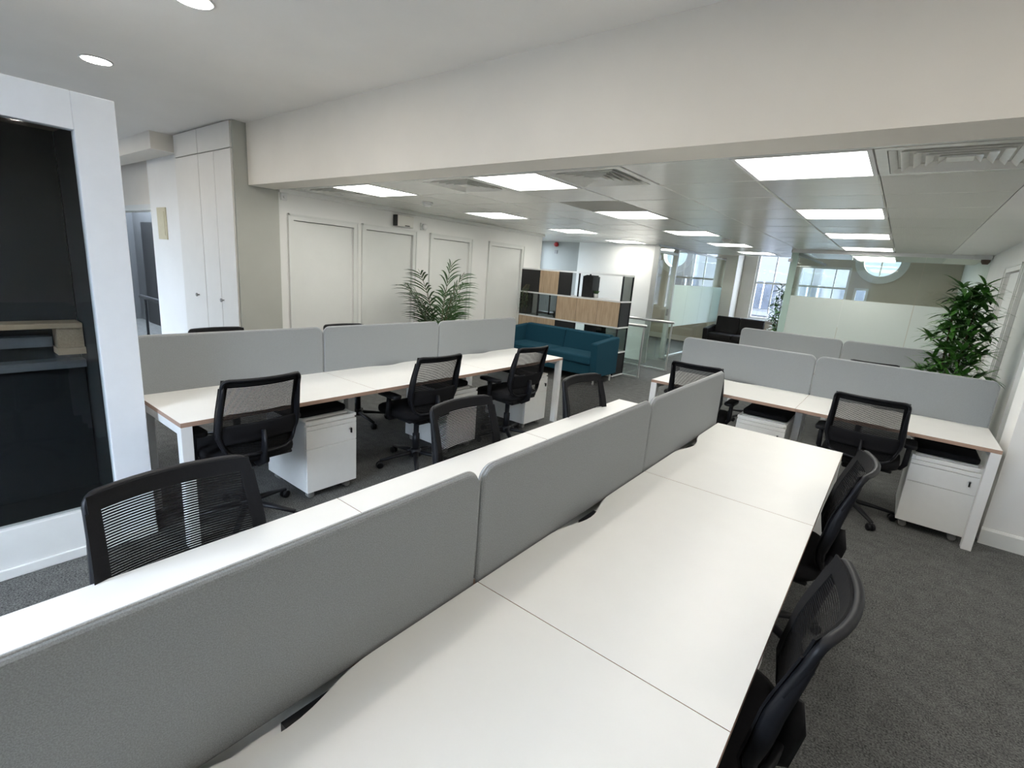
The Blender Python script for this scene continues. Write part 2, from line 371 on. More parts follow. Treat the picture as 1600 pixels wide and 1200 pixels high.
def round_window(cx, cz, r, lab, ringm):
    global wn
    wo = sempty('window_%d' % wn, lab, (cx, FY0, cz)); wn += 1
    mb = MB(); n = 40
    for ro, ri, y0, y1 in ((r, r - .07, -.03, 0.0), (r - .07, r - .16, -.015, 0.0)):
        k = len(mb.v)
        for j in range(n):
            a = 2 * PI * j / n
            for rr, y in ((ro, y0), (ri, y0), (ri, y1 - .001), (ro, y1 - .001)): mb.v.append((rr * math.cos(a), y, rr * math.sin(a)))
        for j in range(n):
            j2 = (j + 1) % n
            for e in range(4): e2 = (e + 1) % 4; mb.f.append((k + j * 4 + e, k + j * 4 + e2, k + j2 * 4 + e2, k + j2 * 4 + e)); mb.m.append(0)
    mb.build('round_frame', ringm, wo, smooth=False)
    return wo
# round windows: real openings would need a cut wall, so the wall is opened with a boolean
def cut_round(cx, cz, r):
    cu = MB().lathe([(r, -.6), (r, .6)], (0, 0, 0), 40, 'y').build('cutter', 'cream')
    cu.location = (cx, 13.1, cz)
    bpy.context.view_layer.update()
    for o in fwl.children:
        bb = [o.matrix_world @ Vector(c) for c in o.bound_box]
        if max(b.x for b in bb) < cx - r or min(b.x for b in bb) > cx + r or min(b.z for b in bb) > cz + r or max(b.z for b in bb) < cz - r: continue
        md = o.modifiers.new('hole', 'BOOLEAN'); md.object = cu; md.operation = 'DIFFERENCE'; md.solver = 'EXACT'
        dg = bpy.context.evaluated_depsgraph_get(); me = bpy.data.meshes.new_from_object(o.evaluated_get(dg)); o.modifiers.clear(); o.data = me
    bpy.data.objects.remove(cu)
for (cx, cz, r, lab, rm) in ((-4.46, 2.36, .50, 'round window with a thick cream ring frame', 'cream'), (.27, 2.42, .50, 'round window of the right glass room', 'white')):
    cut_round(cx, cz, r - .16); wo = round_window(cx, cz, r, lab, rm)
    MB().lathe([(r - .15, .09), (r - .15, .095)], (0, 0, 0), 40, 'y').build('pane', 'glass', wo)
    B(-.015, .015, .08, .11, -(r - .17), r - .17).build('glazing_bar', 'white', wo)
struct('ceiling_far', B(-6, 1.85, 10.9, 13.25, 2.95, 3.05), 'plaster', 'high white ceiling strip by the far windows')
struct('trim_3', B(-6, 1.85, 10.89, 10.93, ZC, 2.95), 'tiledark', 'dark edge where the metal ceiling stops')
struct('wall_meeting_end', B(-6.1, -6.0, 8.4, 13.25, 0, ZF), 'taupe', 'taupe end wall of the left glass room')
struct('wall_meeting_front', B(-6.0, -4.8, 8.7, 8.8, 0, ZF), 'taupe', 'taupe back of the recess wall')

# lower metal ceiling: tiles on a 0.64 m module
PX, PY0 = .64, 1.93
XE = [1.22 - PX * k for k in range(10)]          # column edges from right to left
cl = sempty('ceiling_lower', 'lower metal tile ceiling beyond the beam', (0, 0, ZC))
B(-6.0, 1.22, 1.77, 10.9, .022, .06).build('backing_panel', 'gridm', cl)
B(-6.0, 1.22, 1.77, PY0, 0, .022).build('border_strip', 'tile', cl)
B(-6.0, XE[9], PY0, 10.9, 0, .022).build('border_strip', 'tile', cl)
struct('ceiling_margin', B(1.22, 4.3, 1.77, 8.62, ZC, ZC + .06), 'wallwhite', 'plain white ceiling strip along the right side')
struct('ceiling_margin_far', B(1.22, 1.66, 8.62, 10.9, ZC, ZC + .06), 'plaster', 'plain white ceiling strip inside the right glass room')
LIGHTC, VENTC = {1: 0, 4: 1, 7: 2}, {0, 3, 5, 8}
tile_me = {}
def tile_mesh(mn):
    if mn not in tile_me:
        g = .0028; b = .008; s = PX
        mb = MB(); v = [(g, g, .022), (s - g, g, .022), (s - g, s - g, .022), (g, s - g, .022), (g, g, .006), (s - g, g, .006), (s - g, s - g, .006), (g, s - g, .006), (g + b, g + b, 0), (s - g - b, g + b, 0), (s - g - b, s - g - b, 0), (g + b, s - g - b, 0)]
        mb.v = v; mb.f = [(8, 11, 10, 9)] + [(i, (i + 1) % 4, 4 + (i + 1) % 4, 4 + i) for i in range(4)] + [(4 + i, 4 + (i + 1) % 4, 8 + (i + 1) % 4, 8 + i) for i in range(4)]; mb.m = [0] * 9
        o = mb.build('ceiling_tile', mn); tile_me[mn] = o.data; bpy.data.objects.remove(o)
    return tile_me[mn]
NR = 14
for c in range(9):
    x0 = XE[c + 1]
    for r in range(NR):
        y0 = PY0 + PX * r
        if (c in LIGHTC and r % 3 == 0) or (c, r) in ((1, 13), (8, 12), (8, 13)): continue
        if c in VENTC and r == 0: continue
        mn = 'perf' if c == 0 else ('tiledark' if (c == 4 and r == 2) or (c == 7 and r == 11) else 'tile')
        o = bpy.data.objects.new('ceiling_tile', tile_mesh(mn)); col.objects.link(o); o.parent = cl; o.location = (x0, y0, 0)

# ---------------------------------------------------------------- glass rooms
GX = -3.03
gl = sempty('wall_glass_left', 'glass partition with frosted band left of the lounge')
for y0, y1 in ((9.30, 10.24), (10.24, 11.22), (11.22, 12.14), (12.14, 12.9)):
    pn = B(GX - .006, GX + .006, y0 + .003, y1 - .003, .04, ZC - .04).build('pane', 'glass', gl)
    B(GX + .0065, GX + .008, y0 + .003, y1 - .003, .67, 1.565).build('frosted_film', 'frost', pn)
B(GX - .025, GX + .025, 9.30, 12.95, 0, .04).build('floor_channel', 'alu', gl)
B(GX - .025, GX + .025, 8.25, 12.95, ZC - .04, ZC).build('head_channel', 'alu', gl)
B(GX - .04, GX + .04, 12.9, 12.99, 0, ZC).build('end_post', 'alu', gl)
gd = sempty('door_7', 'glass door in a slim aluminium frame', (GX, 8.78, 0))
B(-.05, .05, -.52, -.46, 0, 2.26).build('jamb', 'alu', gd); B(-.05, .05, .46, .52, 0, 2.26).build('jamb', 'alu', gd)
B(-.05, .05, -.46, .46, 2.15, 2.19).build('head_rail', 'alu', gd)
pn = B(-.006, .006, -.45, .45, .02, 2.14).build('pane', 'glass', gd); B(.006, .03, .36, .42, .92, 1.06).build('lock_case', 'greyplastic', pn)
B(-.03, .05, -.46, -.40, 2.02, 2.10).build('hinge', 'chrome', pn)
GY = 8.57
gr = sempty('wall_glass_right', 'glass partition with frosted lower half behind the far desks')
for x0, x1 in ((-.70, .06), (.06, .955), (.955, 1.66)):
    pn = B(x0 + .003, x1 - .003, GY - .006, GY + .006, .04, ZC - .05).build('pane', 'glass', gr)
    B(x0 + .003, x1 - .003, GY - .008, GY - .0065, .04, 1.555).build('frosted_film', 'frostw', pn)
B(-.80, 1.66, GY - .025, GY + .025, ZC - .05, ZC).build('head_channel', 'white', gr)
B(-.80, 1.66, GY - .025, GY + .025, 0, .04).build('floor_channel', 'alu', gr)
B(-.80, -.70, GY - .012, GY + .012, .04, ZC - .05).build('edge_pane', 'green', gr)
B(-.806, -.794, GY + .02, 12.99, .04, ZC - .05).build('side_pane', 'glass', gr)
B(-.83, -.77, GY - .05, GY - .013, 2.10, 2.15).build('patch_fitting', 'chrome', gr)
B(-.81, -.79, GY - .02, 12.99, ZC - .05, ZC).build('head_channel', 'greyplastic', gr)

# ---------------------------------------------------------------- left: cupboard, corridor, pod
cb = thing('tall_cupboard', 'full-height grey built-in cupboard with white doors beside the beam', 'cupboard', (-5.45, 1.35, 0))
X0, X1 = -.75, .76
B(X0, X1, .02, .465, 0, ZH - .002).build('carcass', 'cabside', cb)
for a, b in ((X0 + .01, -.075), (-.065, X1 - .02)):
    B(a, b, 0, .02, 2.605, ZH - .012).build('top_door', 'cabinet', cb, .002)
for k, (a, b) in enumerate(((X0 + .01, -.075), (-.065, .335), (.343, X1 - .02))):
    d = B(a, b, 0, .02, .08, 2.595).build('door', 'cabinet', cb, .002)
    if k == 0: d2 = (a + b) / 2 + .12
    if k == 2: d2 = a + .05
    if k != 1: MB().lathe([(.008, 0), (.008, -.02), (.02, -.022), (.02, -.035)], (d2, 0, 1.06), 12, 'y').build('knob', 'greyplastic', d)
B(X0, X1, .03, .05, 0, .08).build('plinth', 'greywall', cb)
struct('wall_column', B(-7.4, -6.21, 1.42, 1.9, 0, ZH), 'wallwhite', 'white column wall left of the tall cupboard')
struct('wall_soffit', B(-9.6, -6.28, 1.146, 1.42, 2.67, ZH), 'plaster', 'white boxed soffit left of the tall cupboard')
struct('wall_lintel', B(-11.9, -7.4, 1.55, 1.7, 2.06, ZH), 'plaster', 'wall above the dark corridor opening')
struct('trim_4', B(-11.9, -7.4, 1.52, 1.55, 2.06, 2.14), 'doorwhite', 'white head trim over the corridor opening')
struct('wall_corridor', B(-11.9, -7.3, 2.4, 2.5, 0, ZH), 'darkwall', 'dark grey corridor wall')
struct('door_8', MB().box(-11.3, -10.2, 2.36, 2.4, 0, 1.98), 'blackpanel', 'black door in the dark corridor')
hr = thing('handrail', 'black handrail in the dark corridor opening', 'handrail', (-8.0, 1.75, 0))
MB().tube([(-1.4, 0, .70), (.5, 0, .70)], .035, 10).build('rail', 'black', hr)
for x in (-1.2, .35): MB().tube([(x, 0, 0), (x, 0, .68)], .02, 8).build('post', 'black', hr)
o = B(-7.13, -6.82, 1.405, 1.42, 1.67, 2.07).build('access_panel', 'cable', bev=.003); tag(o, 'small cream access panel on the white column', 'panel')
B(-7.09, -6.86, 1.400, 1.405, 1.72, 2.02).build('raised_door', 'cable', o)

pod = thing('meeting_pod', 'white framed office pod with a large dark glass front', 'office pod', (-2.29, -1.35, 0))
PY1, PYA, PH, PD = 1.172, -1.17, 2.27, -.86     # +y end, -y end, height, depth
B(-.06, 0, PY1 - .162, PY1, .05, PH).build('front_stile', 'podwhite', pod, .003)
B(-.06, 0, PYA, PYA + .162, .05, PH).build('front_stile', 'podwhite', pod, .003)
B(-.06, 0, PYA + .162, PY1 - .162, 2.107, PH).build('front_head', 'podwhite', pod, .003)
B(-.06, 0, PYA + .162, PY1 - .162, .05, .25).build('front_sill', 'pedw', pod, .003)
B(-.05, .012, PYA, PY1, 0, .05).build('plinth', 'pedw', pod, .003)
B(-.035, -.027, PYA + .162, PY1 - .162, .25, 2.107).build('pane', 'podglass', pod)
B(PD, -.06, PY1 - .06, PY1, 0, PH).build('end_wall', 'podwhite', pod); B(PD, -.06, PYA, PYA + .06, 0, PH).build('end_wall', 'podwhite', pod)
B(PD - .06, PD, PYA, PY1, 0, PH).build('back_wall', 'podwhite', pod); B(PD, -.06, PYA + .06, PY1 - .06, PH - .05, PH).build('roof', 'podwhite', pod)
B(PD, -.06, PY1 - .08, PY1 - .06, .06, PH - .07).build('felt_lining', 'podin', pod); B(PD, -.06, PYA + .06, PYA + .08, .06, PH - .07).build('felt_lining', 'podin', pod)
for k in range(4):
    yy = PYA + .08 + k * .545
    B(PD, PD + .02, yy + .004, yy + .541, .06, PH - .07).build('felt_panel', 'podin', pod)
B(PD, -.06, PYA + .08, PY1 - .08, PH - .07, PH - .05).build('ceiling_lining', 'podceil', pod)
B(-.30, -.27, PYA + .3, PY1 - .3, PH - .078, PH - .071).build('light_strip', 'podlamp', pod)
B(PD, -.06, PYA + .06, PY1 - .06, 0, .06).build('pod_floor', 'poddark', pod)
tp = thing('pod_desk', 'oak topped shelf unit inside the glass pod', 'desk', (-3.13, -1.35, 0))
B(.0, .16, -1.08, 1.08, 1.105, 1.135).build('desktop', 'oakh', tp, .003)
ub = B(.01, .13, .965, 1.085, .985, 1.104).build('oak_box', 'ply', tp, .003); B(.01, .136, .96, 1.088, .945, .985).build('box_base', 'oakh', ub)
B(.01, .12, -1.08, 1.085, .86, .905).build('grey_rail', 'podgrey', tp); B(.01, .06, -1.08, 1.085, .06, .86).build('base_panel', 'poddark', tp)
B(.01, .08, -1.08, .95, .99, 1.05).build('drawer_rail', 'podgrey', tp)

# ================================================================ BENCH DESKS
H = .73
def desk_poly(u0, u1, depth, sc_c, r=0.0, sd=.042):
    # local: u along the bench, v = 0 at the screen side, depth at the user side
    pts = [(u0, 0)]
    c = (u0 + u1) / 2
    for t in range(17):
        a = t / 16; e = .5 - .5 * math.cos(2 * PI * a)
        pts.append((c - .23 + .46 * a, sd * e ** 1.15))
    pts += [(u1, 0), (u1, depth), (u0, depth)]
    return pts
def bench(name, label, fn, W, n, depth, sides, legs, trayz=True, gap=.008):
    # fn(u, v, z): bench-local (u along, v away from the screen, side sign s included) to world
    b = thing(name, label, 'desk', (0, 0, 0))
    def P(s): return lambda u, v, z: fn(u, s * v, z)
    for s in sides:
        for k in range(n):
            pts = [(u, v + gap) for u, v in desk_poly(k * W + .0012, (k + 1) * W - .0012, depth - gap, 0)]
            if s * 1 < 0: pts = pts[::-1]
            MB().prism(pts, P(s), H - .025, H, 0, 1).build('desktop', ['desk', 'deskedge'], b)
        for u in legs:
            end = u in (legs[0], legs[-1]); uu = u + (.028 if u == legs[0] else (-.028 if u == legs[-1] else 0))
            vf = depth - .03 if end else depth - .34
            def bx(u0, u1, v0, v1, z0, z1, nm, mm='white'):
                q = [fn(u0, s * v0, z0), fn(u1, s * v1, z1)]
                B(*sorted((q[0][0], q[1][0])), *sorted((q[0][1], q[1][1])), z0, z1).build(nm, mm, b, .003)
            bx(uu - .028, uu + .028, vf - .03, vf + .03, 0, H - .025, 'leg')
            bx(uu - .024, uu + .024, .03, vf - .03, H - .075, H - .026, 'top_rail')
            bx(uu - .02, uu + .02, .06, .11, 0, H - .075, 'rear_leg')
        for v in (.15, depth - .2):
            bx(.06, n * W - .06, v - .015, v + .015, H - .065, H - .027, 'beam')
    if trayz:
        q = [fn(.1, -.10 if -1 in sides else .0, 0), fn(n * W - .1, .10, 0)]
        B(*sorted((q[0][0], q[1][0])), *sorted((q[0][1], q[1][1])), H - .085, H - .07).build('cable_tray', 'pedw', b)
        for k in range(n):
            q = [fn(k * W + .62, -.01, 0), fn(k * W + .74, .035, 0)]
            B(*sorted((q[0][0], q[1][0])), *sorted((q[0][1], q[1][1])), H - .07, H - .045).build('socket_block', 'black', b)
    return b
WA, DA = 1.2068, .7163
WB, XB, YB0, DB = 1.2253, -1.9756, -.1179, .6899
WC, XC0, YC, DC = 1.2007, -.8761, 3.384, .7299
WD, XD0, YD = 1.1953, -.8511, 6.3151
A0 = -WA
bench('bench_desk', 'long double white bench nearest the camera', lambda u, v, z: (v, A0 + u, z), WA, 3, DA + .01, (1, -1), [0, WA, 2 * WA, 3 * WA])
bench('bench_desk', 'white bench with brown edges beside the glass pod', lambda u, v, z: (XB - DB + v, YB0 + u, z), WB, 3, DB, (1, -1), [0, WB, 2 * WB, 3 * WB])
bench('bench_desk', 'short two-place white bench against the right wall', lambda u, v, z: (XC0 + u, YC + DC - v, z), WC, 2, DC, (1,), [0, WC, 2 * WC])
bench('bench_desk', 'farthest two-place white bench below the glass room', lambda u, v, z: (XD0 + u, YD - v, z), WD, 2, DC, (1,), [0, WD, 2 * WD])

SZ0, SZ1 = .712, 1.088
def screen(label, L, loc, rz, group):
    t = thing('desk_screen', label, 'desk screen', loc, rz, group)
    mb = MB().prism(rrect(.004, L - .004, SZ0, SZ1, .055, (0, 0, 1, 1), 8), FY, -.014, .014)
    mb.build('fabric_panel', 'screen', t, .011, 3, smooth=False)
    # piping seam along the rim
    pts = [(x, 0, z) for x, z in rrect(.004, L - .004, SZ0 + .03, SZ1, .055, (0, 0, 1, 1), 8)]
    k = 1
    path = pts[1:] + pts[:1]
    MB().tube(path, .0035, 6, upv=(0, 1, 0)).build('piping', 'piping', t, smooth=True)
    for x in (.25, L - .25): B(x - .03, x + .03, -.010, .010, H - .08, SZ0 + .02).build('clamp', 'pedw', t)
    return t
for k, lb in enumerate(('nearest grey fabric screen at the lower left', 'middle grey fabric screen of the nearest bench', 'farthest grey fabric screen of the nearest bench')):
    screen(lb, WA, (-.014, A0 + k * WA, 0), PI / 2, 'screens on the nearest bench')
for k, lb in enumerate(('grey fabric screen touching the glass pod', 'grey fabric screen in front of the second white door', 'grey fabric screen ending at the blue sofa')):
    screen(lb, WB, (XB - DB - .004, YB0 + k * WB, 0), PI / 2, 'screens on the bench by the pod')
for k, lb in enumerate(('left grey screen of the short right-hand bench', 'right grey screen of the short bench, below the leafy plant')):
    screen(lb, WC, (XC0 + k * WC, YC + DC + .004, 0), 0, 'screens on the short bench')
for k, lb in enumerate(('farthest grey screen in front of the dark sofa', 'farthest grey screen partly behind the leafy plant')):
    screen(lb, WD, (XD0 + k * WD, YD + .004, 0), 0, 'screens on the farthest bench')

# ================================================================ CHAIR (faces +y, floor at z = 0)
def lerp_tab(tab, z):
    for (z0, y0), (z1, y1) in zip(tab, tab[1:]):
        if z <= z1: t = max(0, (z - z0) / (z1 - z0)); return y0 + (y1 - y0) * (t * t * (3 - 2 * t) * .35 + t * .65)
    return tab[-1][1]
PROF = [(.49, -.200), (.60, -.175), (.74, -.196), (.96, -.258)]
def halfw(z):
    a = lerp_tab([(.49, .165), (.56, .205), (.64, .228), (.96, .214)], z)
    return a
def back_pt(u, z, off=0.0):
    x = halfw(z) * u
    return (x, lerp_tab(PROF, z) - (.026 + .022 * max(0, (z - .6) / .36)) * (1 - u * u) + off, z)
def make_chair():
    t = thing('office_chair', 'x', 'chair', group='black mesh task chairs')
    # seat cushion
    mb = MB(); ring = []
    NA, lay = 28, [(.86, .445), (.985, .452), (1.0, .475), (.985, .497), (.90, .508), (.55, .510)]
    for (s_, z) in lay:
        for j in range(NA):
            a = 2 * PI * j / NA; c, s2 = math.cos(a), math.sin(a)
            x = .245 * s_ * math.copysign(abs(c) ** .5, c); y = .03 + .245 * s_ * math.copysign(abs(s2) ** .5, s2)
            zz = z - (.022 * max(0, (y - .16) / .11) ** 2 if y > .16 else 0)
            mb.v.append((x, y, zz))
    for i in range(len(lay) - 1):
        for j in range(NA): j2 = (j + 1) % NA; mb.f.append((i * NA + j, i * NA + j2, (i + 1) * NA + j2, (i + 1) * NA + j)); mb.m.append(0)
    mb.f.append(tuple(range(NA))[::-1]); mb.m.append(0); mb.f.append(tuple((len(lay) - 1) * NA + j for j in range(NA))); mb.m.append(0)
    mb.build('seat', 'softblack', t, smooth=True)
    MB().box(-.21, .21, -.17, .22, .425, .447).build('seat_pan', 'black', t, .01)
    # back frame loop
    path = []; rc = .05; zt, zb = .955, .50
    def add(u, z): path.append(back_pt(u, z, -.008))
    for i in range(9): add(-.86 + 1.72 * i / 8, zt)
    for i in range(1, 5): a = PI / 2 * (1 - i / 4); add(.86 + .14 * math.cos(a), zt - .030 + .030 * math.sin(a))
    for i in range(1, 11): add(1, zt - .030 - (zt - .030 - zb - .04) * i / 10)
    for i in range(1, 5): a = -PI / 2 * i / 4; add(.78 + .22 * math.cos(a), zb + .04 + .04 * math.sin(a))
    for i in range(1, 8): add(.78 - 1.56 * i / 8, zb)
    right = path[9:27]
    for (x, y, z) in [(-q[0], q[1], q[2]) for q in right][::-1]: path.append((x, y, z))
    MB().tube(path, .0095, 8, True, (0, 1, 0), .012).build('back_frame', 'black', t, smooth=True)
    for sgn in (-1, 1):
        pts = [(sgn * (halfw(z) - .004), lerp_tab(PROF, z) - .016, z) for z in [.53 + .385 * i / 12 for i in range(13)]]
        MB().tube(pts, [.006 + .010 * math.sin(PI * i / 12) for i in range(13)], 8, False, (0, 1, 0), [.006 + .018 * math.sin(PI * i / 12) for i in range(13)]).build('side_rail', 'black', t, smooth=True)
    # mesh: fine horizontal yarn bands
    mb = MB(); nb = 58
    for i in range(nb):
        z = .515 + (.935 - .515) * i / (nb - 1); k = len(mb.v); nu = 10
        lim = .975 if z < .90 else .975 - .16 * ((z - .90) / .05) ** 2
        for j in range(nu + 1):
            u = -lim + 2 * lim * j / nu
            for (dz, dy) in ((-.0024, .006), (.0024, .006), (.0024, .0045), (-.0024, .0045)):
                x, y, zz = back_pt(u, z); mb.v.append((x, y + dy, zz + dz))
        for j in range(nu):
            for e in range(4): e2 = (e + 1) % 4; a = k + j * 4; mb.f.append((a + e, a + e2, a + 4 + e2, a + 4 + e)); mb.m.append(0)
    o = mb.build('mesh_back', 'mesh', t); o['kind'] = 'stuff'
    # solid woven border of the mesh cover
    def sheet(nm, us, zs, o0, o1, mm):
        mb = MB(); nu, nz = len(us) - 1, len(zs) - 1
        for off in (o0, o1):
            for z in zs:
                for u in us: mb.v.append(back_pt(u, z, off))
        S2 = (nz + 1) * (nu + 1)
        for i in range(nz):
            for j in range(nu):
                a = i * (nu + 1) + j; q = (a, a + 1, a + nu + 2, a + nu + 1); mb.f.append(q); mb.f.append(tuple(S2 + k for k in q[::-1])); mb.m += [0, 0]
        ed = [j for j in range(nu + 1)] + [i * (nu + 1) + nu for i in range(1, nz + 1)] + [nz * (nu + 1) + j for j in range(nu - 1, -1, -1)] + [i * (nu + 1) for i in range(nz - 1, 0, -1)]
        for a, b in zip(ed, ed[1:] + ed[:1]): mb.f.append((a, b, S2 + b, S2 + a)); mb.m.append(0)
        return mb.build(nm, mm, t, smooth=False)
    sheet('mesh_border', [-1.0 + 2.0 * i / 16 for i in range(17)], [.912, .935, .957], .0045, .010, 'mesh')
    for s_ in (-1, 1): sheet('mesh_border', sorted([s_ * q for q in (1.035, .94, .86)]), [.52 + .392 * i / 10 for i in range(11)], .0045, .010, 'mesh')
    # lumbar shell behind the mesh
    mb = MB(); nz, nu = 8, 10
    for off in (-.020, -.012):
        for i in range(nz + 1):
            z = .575 + .115 * i / nz
            for j in range(nu + 1): u = -.985 + 1.97 * j / nu; mb.v.append(back_pt(u, z, off - .006 * math.sin(PI * i / nz)))
    S_ = (nz + 1) * (nu + 1)
    for i in range(nz):
        for j in range(nu):
            a = i * (nu + 1) + j; q = (a, a + 1, a + nu + 2, a + nu + 1); mb.f.append(q); mb.f.append(tuple(S_ + k for k in q[::-1])); mb.m += [0, 0]
    edge = [j for j in range(nu + 1)] + [i * (nu + 1) + nu for i in range(1, nz + 1)] + [nz * (nu + 1) + j for j in range(nu - 1, -1, -1)] + [i * (nu + 1) for i in range(nz - 1, 0, -1)]
    for a, b in zip(edge, edge[1:] + edge[:1]): mb.f.append((a, b, S_ + b, S_ + a)); mb.m.append(0)
    mb.build('lumbar_shell', 'softblack', t, smooth=True)
    MB().tube([(0, -.05, .43), (0, -.17, .425), (0, -.235, .46), (0, -.252, .56), (0, -.243, .64)], [.03, .035, .035, .032, .02], 8, False, (1, 0, 0), [.02, .016, .014, .012, .01]).build('back_bracket', 'black', t, smooth=True)
    MB().box(-.09, .09, -.13, .10, .375, .425).build('tilt_mechanism', 'black', t, .015)
    MB().lathe([(.03, .10), (.03, .26), (.022, .265), (.022, .38)], n=14).build('gas_column', 'black', t, smooth=True)
    MB().lathe([(.05, .07), (.055, .09), (.045, .125), (.033, .135)], n=16).build('base_hub', 'black', t, smooth=True)
    lg = MB().tube([(.03, 0, .10), (.16, 0, .085), (.30, 0, .062)], [.026, .022, .016], 8, False, (0, 0, 1), [.02, .016, .011])
    cs = MB()
    for s_ in (-1, 1): cs.lathe([(.018, s_ * .004), (.026, s_ * .006), (.026, s_ * .022), (.018, s_ * .025)], (.30, 0, .0262), 14, 'y')
    cs.tube([(.30, 0, .026), (.30, 0, .06)], .012, 8)
    me0 = None
    for k in range(5):
        if k == 0: l = lg.build('base_leg', 'black', t, smooth=True); c = cs.build('castor', 'black', l, smooth=True); me0 = (l.data, c.data)
        else:
            l = bpy.data.objects.new('base_leg', me0[0]); col.objects.link(l); l.parent = t
            c = bpy.data.objects.new('castor', me0[1]); col.objects.link(c); c.parent = l
        l.rotation_euler.z = 2 * PI * k / 5 + .3
    for s_ in (-1, 1):
        ar = MB().tube([(s_ * .15, .02, .43), (s_ * .255, .02, .435), (s_ * .272, .015, .47), (s_ * .275, 0, .62)], [.018, .018, .02, .017], 8, False, (0, 1, 0), [.012, .012, .014, .024]).build('armrest', 'black', t, smooth=True)
        pts = rrect(s_ * .272 - .042, s_ * .272 + .042, -.12, .12, .04)
        MB().prism(pts, FZ, .618, .645).build('arm_pad', 'black', ar, .008, 2)
    MB().tube([(.10, .05, .41), (.24, .07, .405)], .007, 6).build('lever', 'black', t, smooth=True)
    return t
ch0 = make_chair()
TOPY = -.290
used = [False]
def chair(x, y, rz, label, dr=0.0):
    # x, y = where the middle of the top of the backrest stands
    o = ch0 if not used[0] else copy_tree(ch0); used[0] = True
    a = rz + dr; put(o, (x - (-math.sin(a)) * TOPY, y - math.cos(a) * TOPY, 0), a, label)
    return o
FXP, FXM, FYP = -PI / 2, PI / 2, 0.0      # faces +x, -x, +y
chair(-.83, -.505, FXP, 'mesh chair facing us, in front of the glass pod', .03)
chair(-.865, .79, FXP, 'mesh chair facing us behind the middle near screen', .0)
chair(-.81, 1.905, FXP, 'mesh chair facing us, between the far drawer unit and near bench end', -.07)
chair(.865, .31, FXM, 'black chair at the lower right, closest to the camera', .0)
chair(.858, 1.49, FXM, 'black chair at the far right corner of the nearest bench', .05)
chair(-1.84, .265, FXM, 'black chair seen from behind at the left, by the white desk leg', .02)
chair(-1.81, 1.585, FXM, 'black chair seen from behind in the middle of the pod bench', -.03)
chair(-1.71, 2.655, FXM, 'black chair seen from behind nearest the blue sofa', -.03)
chair(-.45, 3.255, FYP, 'black chair at the left place of the short right-hand bench', .02)
chair(.79, 3.165, FYP, 'black chair beside the right-hand drawer unit', -.02)
chair(-.37, 5.32, FYP, 'black chair top in front of the farthest left screen', .03)
chair(.715, 5.45, FYP, 'black chair top in front of the farthest right screen', .03)
chair(-3.71, .735, FXP, 'black chair top peeking over the screen below the tall cupboard', .04)
chair(-3.60, 1.885, FXP, 'black chair top peeking over the screen below the second door', -.06)

# ================================================================ PEDESTALS (front faces +y local -> front at y = 0, body behind)
def make_ped():
    t = thing('drawer_pedestal', 'x', 'drawer unit', group='white mobile drawer units')
    Wp, Dp, z0, z1 = .38, .54, .062, .565
    mb = MB().box(-Wp / 2, Wp / 2, -Dp, -.022, z0, z1 - .02).box(-Wp / 2, -Wp / 2 + .02, -Dp, -.004, z1 - .02, z1).box(Wp / 2 - .02, Wp / 2, -Dp, -.004, z1 - .02, z1).box(-Wp / 2 + .02, Wp / 2 - .02, -Dp, -.085, z1 - .02, z1 - .004)
    mb.build('carcass', 'pedw', t, .002)
    B(-Wp / 2 + .02, Wp / 2 - .02, -.030, -.004, z1 - .03, z1 - .002).build('top_lip', 'pedw', t, .003)
    B(-Wp / 2 + .022, Wp / 2 - .022, -.08, -.035, z1 - .019, z1 - .016).build('grip_recess', 'greyplastic', t)
    B(-Wp / 2 + .001, Wp / 2 - .001, -.021, 0, z1 - .062, z1 - .034).build('top_fascia', 'pedw', t, .002)
    d1 = B(-Wp / 2 + .001, Wp / 2 - .001, -.021, 0, z1 - .192, z1 - .065).build('drawer', 'pedw', t, .002)
    B(-Wp / 2 + .001, Wp / 2 - .001, -.021, 0, z0, z1 - .195).build('drawer', 'pedw', t, .002)
    MB().lathe([(.010, 0), (.010, .006), (.007, .007)], (-Wp / 2 + .05, 0, z1 - .105), 12, 'y').build('lock', 'chrome', d1, smooth=True)
    MB().box(-Wp / 2 + .046, -Wp / 2 + .054, .006, .02, z1 - .135, z1 - .10).build('key', 'black', d1, .002)
    MB().prism(rrect(-Wp / 2 + .012, Wp / 2 - .012, -Dp + .01, -.10, .03), FZ, z1 - .003, z1 + .042).build('seat_pad', 'softblack', t, .014, 3)
    for sx in (-1, 1):
        for y in (-Dp + .05, -.06):
            cs = MB().tube([(sx * .14, y, .04), (sx * .14, y, z0)], .012, 8)
            for s_ in (-1, 1): cs.lathe([(.018, s_ * .004), (.0245, s_ * .006), (.0245, s_ * .018), (.018, s_ * .02)], (sx * .14, y, .0248), 12, 'y')
            cs.build('castor', 'greyplastic', t, smooth=True)
    return t
pd0 = make_ped(); pused = [False]
def ped(x, y, rz, label):
    o = pd0 if not pused[0] else copy_tree(pd0); pused[0] = True
    return put(o, (x, y, 0), rz, label)
# front facing: rz=-pi/2 -> +x ; rz=pi -> -y
ped(-2.05, .80, -PI / 2, 'white drawer unit with black pad right of the left chair')
ped(-2.05, 2.08, -PI / 2, 'white drawer unit mostly hidden behind the middle chairs')
ped(-2.03, 3.19, -PI / 2, 'white drawer unit at the sofa end of the pod bench')
ped(.095, 3.44, PI, 'white drawer unit beyond the far corner of the nearest bench')
ped(1.285, 3.44, PI, 'white drawer unit with key by the right wall')
ped(.66, .98, -PI / 2, 'white drawer unit under the near bench between two chairs')
ped(.66, 2.16, -PI / 2, 'white drawer unit under the far end of the nearest bench')

